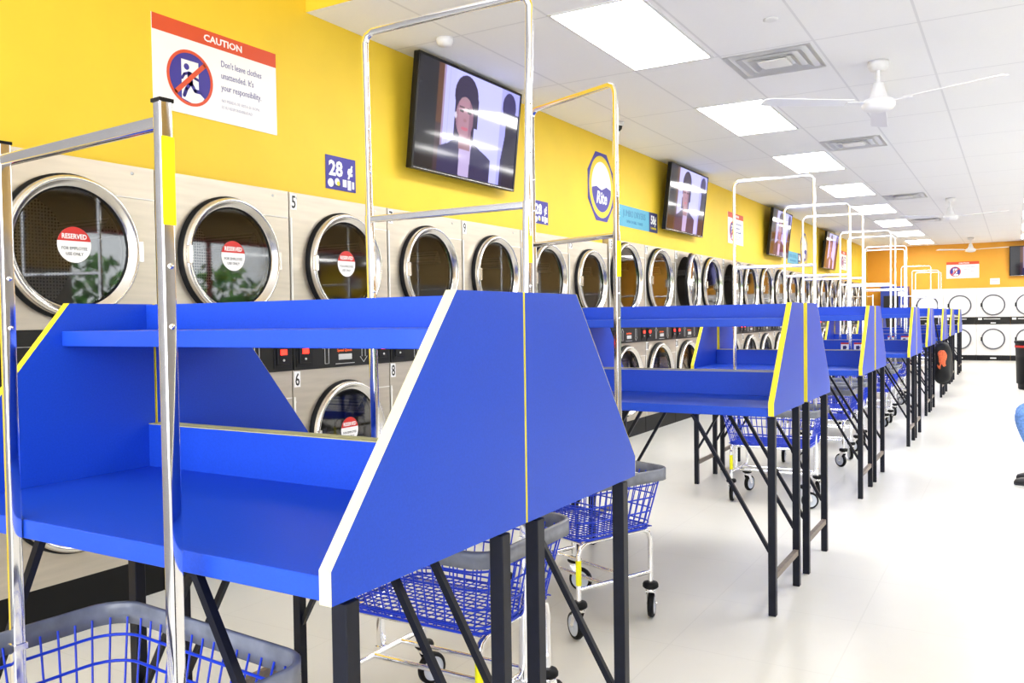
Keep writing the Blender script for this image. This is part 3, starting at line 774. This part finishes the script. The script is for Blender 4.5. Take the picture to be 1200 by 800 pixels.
# ------------------------------------------------------------ laundry carts
def rrect(a, b, r, z, n=6):
    pts = []
    for (sx, sy, a0) in ((1, 1, 0), (-1, 1, pi / 2), (-1, -1, pi), (1, -1, 3 * pi / 2)):
        for k in range(n + 1):
            an = a0 + pi / 2 * k / n; pts.append((sx * (a - r) + r * cos(an), sy * (b - r) + r * sin(an), z))
    return pts
def perim(a, b, r, n):
    """n points evenly along a rounded rectangle"""
    P = [Vector(p) for p in rrect(a, b, r, 0, 8)]; L = [(P[(i + 1) % len(P)] - P[i]).length for i in range(len(P))]; T = sum(L); out = []
    i = 0; acc = 0
    for k in range(n):
        d = T * k / n
        while acc + L[i] < d: acc += L[i]; i += 1
        f = (d - acc) / L[i]; out.append(P[i].lerp(P[(i + 1) % len(P)], f))
    return out
def make_cart(ext=True, splay=(0, 0), tape=1):
    t = thing('laundry_cart', 'x', 'laundry cart', group='blue wire laundry carts')
    A, B = .2475, .2025; zb, zt = .402, .655; ta, tb_ = A + .085, B + .062; ba, bb = A + .02, B + .005
    w_ = MB(); R1, R0 = .09, .07; N = 56
    top = perim(ta - .014, tb_ - .014, R1, N); bot = perim(ba, bb, R0, N)
    for p, q in zip(top, bot):
        w_.tube([(p.x, p.y, zt - .03), (q.x, q.y, zb + .008), (q.x * .965, q.y * .965, zb)], .0026, 5, cap=False)
    for z in (.42, .475, .535, .590):
        f = (z - zb) / (zt - zb); a = ba + (ta - .014 - ba) * f; b = bb + (tb_ - .014 - bb) * f
        w_.tube(rrect(a, b, R0 + (R1 - R0) * f, z), .0034, 6, closed=True)
    w_.tube(rrect(ba, bb, R0, zb), .0042, 6, closed=True)
    for k in range(-7, 8):
        y = k * bb / 7.6; w_.tube([(-ba, y, zb + .003), (ba, y, zb + .003)], .0024, 5, cap=False)
    for k in range(-9, 10):
        x = k * ba / 9.6; w_.tube([(x, -bb, zb - .001), (x, bb, zb - .001)], .0024, 5, cap=False)
    w_.build('wire_basket', wire_m, t)
    r = MB(); o_ = rrect(ta, tb_, .085, 0, 8); i_ = rrect(ta - .014, tb_ - .014, .072, 0, 8); n = len(o_)
    prof = [(1, zt - .048), (1, zt - .003), (.8, zt), (.2, zt), (0, zt - .003), (0, zt - .048)]
    vs = []
    for (f, z) in prof:
        for p, q in zip(o_, i_): vs.append((q[0] + (p[0] - q[0]) * f, q[1] + (p[1] - q[1]) * f, z))
    fs = []; m = len(prof)
    for j in range(m):
        for k in range(n): fs.append((j * n + k, j * n + (k + 1) % n, ((j + 1) % m) * n + (k + 1) % n, ((j + 1) % m) * n + k))
    r.add(vs, fs, sm=True); r.build('basket_rim', rim_m, t)
    fr = MB(); q = .0105
    for s in (-1, 1):
        x = s * A
        fr.tube([(x, -B, .145), (x, -B, .345), (x, -B + .012, .375), (x, -B + .04, .389), (x, B - .04, .389), (x, B - .012, .375), (x, B, .345), (x, B, .145)], q, 8)
        fr.tube([(x, -B, .205), (x, B, .205)], q * .9, 8)
    for y in (-B + .03, B - .03): fr.tube([(-A, y, .385), (A, y, .385)], .008, 8)
    for y in (-.07, .07): fr.tube([(-A, y, .205), (A, y, .205)], q * .85, 8)
    fr.build('frame', chrome, t)
    if tape: MB().tube([(A * tape, -B, .225), (A * tape, -B, .325)], q + .0012, 10).build('yellow_tape', tape_y, t)
    rk = MB(); P_ = A + .0255; h1 = 1.637
    sp_l, sp_r = splay
    h0 = .195
    def px(s, z): return s * P_ + (sp_r if s > 0 else sp_l) * (z - h0)
    for s in (-1, 1):
        rk.tube([(px(s, h0), 0, h0), (px(s, h1 + (.0 if ext else .02)), 0, h1 + (.0 if ext else .02))], .0115, 4)
        rk.box((px(s, h0) - .016, -.016, h0 - .006), (px(s, h0) + .016, .016, h0 + .012)); rk.box((px(s, .66) - .014, -.014, .63), (px(s, .66) + .014, .014, .642))
        rk.tube([(s * A, 0, .205), (px(s, .205), 0, .205)], .009, 6)
    rk.tube([(px(-1, h1) + .01, 0, h1 - .012), (px(1, h1) - .01, 0, h1 - .012)], .0105, 4, up=(0, 1, 0))
    for z in (h1 - .25, h1 - .35):
        for s in (-1, 1): rk.lathe([(.005, 0), (.005, .014), (0, .014)], (px(s, z), 0, z), 'x', 8)
    if ext:
        h2 = 2.235; a, b = px(-1, h2), px(1, h2); c = .035
        rk.tube([(px(-1, h1), 0, h1), (a, 0, h2 - c), (a + c * .3, 0, h2 - c * .3), (a + c, 0, h2), (b - c, 0, h2), (b - c * .3, 0, h2 - c * .3), (b, 0, h2 - c), (px(1, h1), 0, h1)], .0095, 4)
        for z in (1.78, 1.92):
            for s in (-1, 1): rk.lathe([(.0045, 0), (.0045, .013), (0, .013)], (px(s, z), 0, z), 'x', 8)
    else:
        for s in (-1, 1): rk.box((px(s, h1) - .013, -.013, h1 + .020), (px(s, h1) + .013, .013, h1 + .026), 1)
    ro = rk.build('hanging_rack', [chrome, blackp], t)
    yt = MB(); x_ = px(1, 1.52); x0 = px(1, 1.45); yt.box((x0 + .0112, -.0116, 1.455), (x0 + .0137, .0116, 1.60))
    if tape > 0: yt.build('yellow_tape', tape_y, ro)
    return t
def add_casters(t, rots):
    A, B = .2475, .2025; k = 0
    for sx in (-1, 1):
        for sy in (-1, 1):
            a = rots[k]; k += 1
            T = Matrix.Translation((sx * A, sy * B, 0)) @ Matrix.Rotation(a, 4, 'Z')
            f = MB(); f.T = T
            f.lathe([(0, .158), (.03, .158), (.034, .150), (.034, .140), (.028, .134), (0, .134)], (0, 0, 0), 'z', 20, 1)
            f.lathe([(0, .134), (.02, .134), (.022, .122), (0, .122)], (0, 0, 0), 'z', 16, 0)
            for s in (-1, 1):
                f.prism([(-.018, .125), (.018, .125), (.042, .062), (.036, .05), (.024, .05)], s * .017, s * .0195, 'y', 0)
            f.box((-.018, -.019, .119), (.02, .019, .124), 0)
            f.lathe([(0, -.022), (.006, -.022), (.006, .022), (0, .022)], (.03, 0, .056), 'y', 10, 0)
            c = f.build('caster', [chrome, rubber], t)
            w_ = MB(); w_.T = T; w_.lathe([(.042, -.013), (.052, -.0125), (.056, -.006), (.056, .006), (.052, .0125), (.042, .013)], (.03, 0, .056), 'y', 32, 0)
            for s in (-1, 1): w_.lathe([(.043, s * .0125), (.036, s * .010), (.012, s * .012), (.010, s * .0155), (.0, s * .0155)], (.03, 0, .056), 'y', 28, 1)
            w_.build('wheel', [rubber, wheel_m], c)
cart_a = make_cart(False); add_casters(cart_a, (.3, 1.2, 2.2, .6))
cart_a.rotation_euler = (0, 0, -.066); cart_a.location = (-1.486, .939, 0); cart_a['label'] = 'laundry cart under the near table front, with a low chrome rack'
cart_b = make_cart(True, (-.012, .026)); add_casters(cart_b, (2.4, 1.25, 1.9, 1.5))
cart_b.location = (-1.545, 2.178, 0); cart_b['label'] = 'laundry cart behind the near table pair, tall rack framing the first television'
cart_c = make_cart(True); add_casters(cart_c, (2.6, .5, 2.9, 2.2))
cart_c.location = (-1.645, 3.29, 0); cart_c.rotation_euler = (0, 0, -.395); cart_c['label'] = 'turned laundry cart with yellow tape on its leg, just before the second table pair'
ce = make_cart(True, (0, 0), -1); add_casters(ce, (1.7, 1.3, .5, 2.0)); ce.location = (-1.445, 6.0, 0); ce['label'] = 'laundry cart with yellow tape on one leg, just before the third table pair'
cp = make_cart(True, (0, 0), 0); add_casters(cp, (1.7, .3, 2.5, 2.0)); used = [False]
for (x, y, s) in [(-1.49, 7.72, 'laundry cart just behind the third table pair'),
                  (-1.515, 8.60, 'laundry cart in front of the fourth table pair'), (-1.50, 10.55, 'laundry cart behind the fourth table pair'),
                  (-1.54, 11.33, 'laundry cart in front of the fifth table pair'), (-1.60, 13.16, 'laundry cart right behind the fifth table pair'), (-1.69, 13.80, 'laundry cart in front of the sixth table pair'),
                  (-1.76, 19.20, 'laundry cart in front of the farthest table pair'), (-1.76, 21.3, 'laundry cart behind the farthest table pair'), (-1.79, 22.4, 'laundry cart standing farthest of all, near the far wall')]:
    place(cp, used, (x, y, 0), 0, s)
cd = make_cart(False, (0, 0), 0); add_casters(cd, (1, 2, .4, 1.4)); cd.location = (-2.72, 18.2, 0); cd['label'] = 'laundry cart with a low rack in the far aisle beside the dryers'

# ------------------------------------------------------------ bag, bin
t = thing('duffel_bag', 'black bag with an orange pocket hanging from the side of a far blue table', 'bag', (-1.02, 13.14, .40))
def blob(name, m, parent, pts, rads, sub=2, mods=None):
    me = bpy.data.meshes.new(name); ed = [(i, j) for (i, j) in pts[1]]
    me.from_pydata(pts[0], ed, []); me.materials.append(m); o = bpy.data.objects.new(name, me); COL.objects.link(o)
    if parent is not None: o.parent = parent
    s = o.modifiers.new('s', 'SKIN'); s.use_smooth_shade = True
    for i, r in enumerate(rads):
        v = me.skin_vertices[0].data[i]; v.radius = (r, r) if not isinstance(r, tuple) else r
    me.skin_vertices[0].data[0].use_root = True
    u = o.modifiers.new('u', 'SUBSURF'); u.levels = sub; u.render_levels = sub
    return o
bg = MB(); bg.smooth = True
def pillow(mb, c, s, p=3.2, n=28, m=18, mi=None, wob=.03):
    vs = []; fs = []
    sg = lambda x, e: math.copysign(abs(x) ** e, x)
    for i in range(m + 1):
        for k in range(n):
            th = -pi / 2 + pi * i / m; ph = 2 * pi * k / n; e = 2 / p
            w1 = 1 + wob * sin(3 * ph + 5 * th) 
            vs.append((c[0] + s[0] * sg(cos(th), e) * sg(cos(ph), e) * w1, c[1] + s[1] * sg(cos(th), e) * sg(sin(ph), e) * w1, c[2] + s[2] * sg(sin(th), e)))
    for i in range(m):
        for k in range(n): fs.append((i * n + k, i * n + (k + 1) % n, (i + 1) * n + (k + 1) % n, (i + 1) * n + k))
    mb.add(vs, fs, mi, sm=True)
t.location = (-.83, 12.62, 0)
pillow(bg, (0, 0, .62), (.10, .19, .27), wob=.09); pillow(bg, (-.0, .12, .52), (.105, .14, .2), wob=.12); bg.build('bag_body', fabric_b, t)
pz = MB(); pillow(pz, (.0, -.165, .66), (.055, .04, .13), wob=.1); pz.build('front_pocket', fabric_o, t)
hd = MB(); hd.tube([(-.04, 0, .86), (-.085, .0, 1.10), (-.098, 0, 1.185), (-.118, 0, 1.205), (-.136, 0, 1.18), (-.142, 0, 1.08)], .009, 8); hd.build('carry_strap', fabric_b, t)

t = thing('trash_can', 'black trash can with a red band at the right edge', 'trash can', (.235, 16.3, 0))
MB().lathe([(0, 0), (.185, 0), (.20, .02), (.245, .76), (.255, .765), (.255, .80), (.235, .80), (.225, .1), (0, .09)], (0, 0, 0), 'z', 40).build('bin_body', blackp, t)
MB().lathe([(.2435, .69), (.2465, .69), (.2485, .725), (.2455, .725)], (0, 0, 0), 'z', 40).build('red_band', red, t)

# ------------------------------------------------------------ seated person (mostly beyond the right edge)
person = thing('person', 'person in blue jeans and black shoes sitting at the right edge, knees toward the tables', 'person', (.45, 7.45, 0))
def L(p): return p
pts = [(.0, 0, .56), (0.02, 0, .72), (.04, 0, .90), (.05, 0, 1.03), (.035, 0, 1.11), (.02, 0, 1.17),      # 0-5 pelvis..neck
       (-.02, -.09, .54), (-.23, -.11, .535), (-.42, -.13, .525), (-.33, -.125, .33), (-.255, -.12, .10),   # 6-10 leg (near)
       (-.02, .09, .54), (-.23, .10, .535), (-.415, .12, .53), (-.33, .12, .33), (-.24, .12, .10),          # 11-15 leg (far)
       (.05, -.18, 1.02), (.06, -.23, .87), (.02, -.235, .74), (-.10, -.20, .665), (-.20, -.155, .635),     # 16-20 arm
       (.05, .18, 1.02), (.06, .23, .87), (.02, .235, .74), (-.10, .20, .665), (-.20, .155, .635)]          # 21-25 arm
eds = [(0, 1), (1, 2), (2, 3), (3, 4), (4, 5), (0, 6), (6, 7), (7, 8), (8, 9), (9, 10), (0, 11), (11, 12), (12, 13), (13, 14), (14, 15), (3, 16), (16, 17), (17, 18), (18, 19), (19, 20), (3, 21), (21, 22), (22, 23), (23, 24), (24, 25)]
rad = [(.115, .15), (.10, .13), (.11, .155), (.10, .14), .055, .05, .085, .08, .062, .055, .036, .085, .08, .062, .055, .036, .055, .045, .038, .033, .024, .055, .045, .038, .033, .024]
body = blob('body', shirt, person, (pts, eds), rad, 2)
body.data.materials.clear(); body.data.materials.append(skin)
# jeans and shirt follow the body a little outside it
jp = [pts[0]] + pts[6:11] + pts[11:16] + [(0.01, 0, .66)]
blob('jeans', jeans, person, (jp, [(0, 1), (1, 2), (2, 3), (3, 4), (4, 5), (0, 6), (6, 7), (7, 8), (8, 9), (9, 10), (0, 11)]), [(.13, .165), .10, .093, .076, .072, .06, .10, .093, .076, .072, .06, (.118, .15)], 2)
shp = [(.005, 0, .60), pts[2], pts[3], (.042, 0, 1.072), (.055, -.165, 1.025), pts[17], (.055, .165, 1.025), pts[22], pts[1]]
blob('shirt', shirt, person, (shp, [(0, 8), (8, 1), (1, 2), (2, 3), (2, 4), (4, 5), (2, 6), (6, 7)]), [(.145, .185), (.128, .175), (.118, .16), (.085, .12), .082, .062, .082, .062, (.128, .16)], 2)
h = MB(); n_, m_ = 28, 22; vs = []; fs = []
for i in range(m_ + 1):
    for k in range(n_):
        th = pi * i / m_; ph = 2 * pi * k / n_
        x = sin(th) * cos(ph); y = sin(th) * sin(ph); z = cos(th)
        fx = .098 if x > 0 else .094; wy = .075 * (1 - .22 * max(0, -z)); px_ = x * fx * (1 - .12 * max(0, -z) * (x > 0)); pz_ = z * .118
        f = max(0, -x) * math.exp(-(y / .18) ** 2)
        px_ -= .024 * f * math.exp(-((z + .12) / .16) ** 2) + .008 * f * math.exp(-((z + .82) / .2) ** 2) + .006 * f * math.exp(-((z + .48) / .09) ** 2)
        px_ += .010 * math.exp(-((abs(y) - .38) / .18) ** 2) * math.exp(-((z - .08) / .14) ** 2) * (x < -.3)
        vs.append((.0 + px_, y * wy, 1.27 + pz_))
for i in range(m_):
    for k in range(n_): fs.append((i * n_ + k, (i + 1) * n_ + k, (i + 1) * n_ + (k + 1) % n_, i * n_ + (k + 1) % n_))
h.add(vs, fs, sm=True)
for s in (-1, 1): h.sphere((.012, s * .076, 1.265), .03, 12, 8, (.55, .3, 1))
h.build('head', skin, person)
e = MB()
for s in (-1, 1): e.sphere((-.079, s * .029, 1.28), .012, 12, 8, mi=0); e.sphere((-.0885, s * .029, 1.28), .0052, 8, 6, mi=1)
e.build('eye', [eye_m, txt_black], person)
MB().tube([(-.083, -.022, 1.213), (-.092, 0, 1.212), (-.083, .022, 1.213)], .0045, 6).build('mouth', mat('lip', (.35, .10, .09), .5), person)
hr = MB(); vs = []; fs = []
for i in range(13):
    for k in range(29):
        ph = -pi + 2 * pi * k / 28; th = pi * (.34 + .27 * (.5 + .5 * cos(ph)) ** .6) * i / 12
        lift = 1 - .0 * i
        vs.append((.004 + sin(th) * cos(ph) * .108, sin(th) * sin(ph) * .086, 1.278 + cos(th) * .124 - (.05 * max(0, cos(ph)) if i > 8 else 0)))
for i in range(12):
    for k in range(28): fs.append((i * 29 + k, (i + 1) * 29 + k, (i + 1) * 29 + k + 1, i * 29 + k + 1))
hr.add(vs, fs, sm=True); ho = hr.build('hair', hair_m, person); so = ho.modifiers.new('s', 'SOLIDIFY'); so.thickness = .012
for s in (-1, 1):
    c = Vector((-.235, s * .150, .632)); hm = []; he = []; hrad = []
    hm.append(tuple(c + Vector((.03, s * .003, .004)))); hrad.append(.022); hm.append(tuple(c + Vector((-.03, 0, .0)))); hrad.append((.026, .014)); he.append((0, 1))
    for f_, (dy, ln) in enumerate([(-.030, .062), (-.010, .072), (.010, .068), (.029, .052)]):
        b0 = len(hm); p0 = c + Vector((-.05, dy, .0)); hm += [tuple(p0), tuple(p0 + Vector((-ln * .5, dy * .15, -.004))), tuple(p0 + Vector((-ln, dy * .2, -.020)))]; hrad += [.0095, .0085, .0075]
        he += [(1, b0), (b0, b0 + 1), (b0 + 1, b0 + 2)]
    b0 = len(hm); hm += [tuple(c + Vector((-.01, -s * .035, -.002))), tuple(c + Vector((-.045, -s * .055, -.008)))]; hrad += [.011, .0085]; he += [(0, b0), (b0, b0 + 1)]
    blob('hand', skin, person, (hm, he), hrad, 1)
for (x, y) in ((-.255, -.12), (-.24, .12)):
    sh_ = MB(); prof = [(.055, .040, .075), (.02, .046, .085), (-.04, .046, .075), (-.10, .048, .058), (-.16, .046, .048), (-.195, .030, .036), (-.205, .008, .020)]
    vs = []; fs = []; n_ = 14
    prof = [(.07, .008, .05)] + [(.062, .030, .07)] + prof
    for (dx, wd, ht) in prof:
        for k in range(n_):
            a = 2 * pi * k / n_; vs.append((x + dx, y + wd * cos(a), ht / 2 + ht / 2 * max(-1, min(1, sin(a) * 1.25))))
    for i in range(len(prof) - 1):
        for k in range(n_): fs.append((i * n_ + k, (i + 1) * n_ + k, (i + 1) * n_ + (k + 1) % n_, i * n_ + (k + 1) % n_))
    sh_.add(vs, fs, sm=True); sh_.add(vs[:n_], [tuple(range(n_))]); sh_.add(vs[-n_:], [tuple(range(n_))[::-1]])
    sh_.box((x - .20, y - .045, 0), (x + .068, y + .045, .012), bev=.005)
    sh_.build('shoe', shoe_m, person)
ch = thing('chair', 'black plastic chair under the person at the right edge', 'chair', (.45, 7.45, 0))
MB().box((-.19, -.22, .41), (.22, .22, .44), bev=.012).build('seat', blackp, ch)
bk = MB(); bk.T = Matrix.Translation((.205, 0, .44)) @ Matrix.Rotation(.12, 4, 'Y'); bk.box((0, -.2, .12), (.02, .2, .42), bev=.008); bk.box((0, -.2, 0), (.018, -.18, .13)); bk.box((0, .18, 0), (.018, .2, .13)); bk.build('backrest', blackp, ch)
for sx in (-.16, .19):
    for sy in (-.19, .19): MB().tube([(sx, sy, .41), (sx * 1.12, sy * 1.05, 0)], .011, 10).build('leg', chrome, ch)
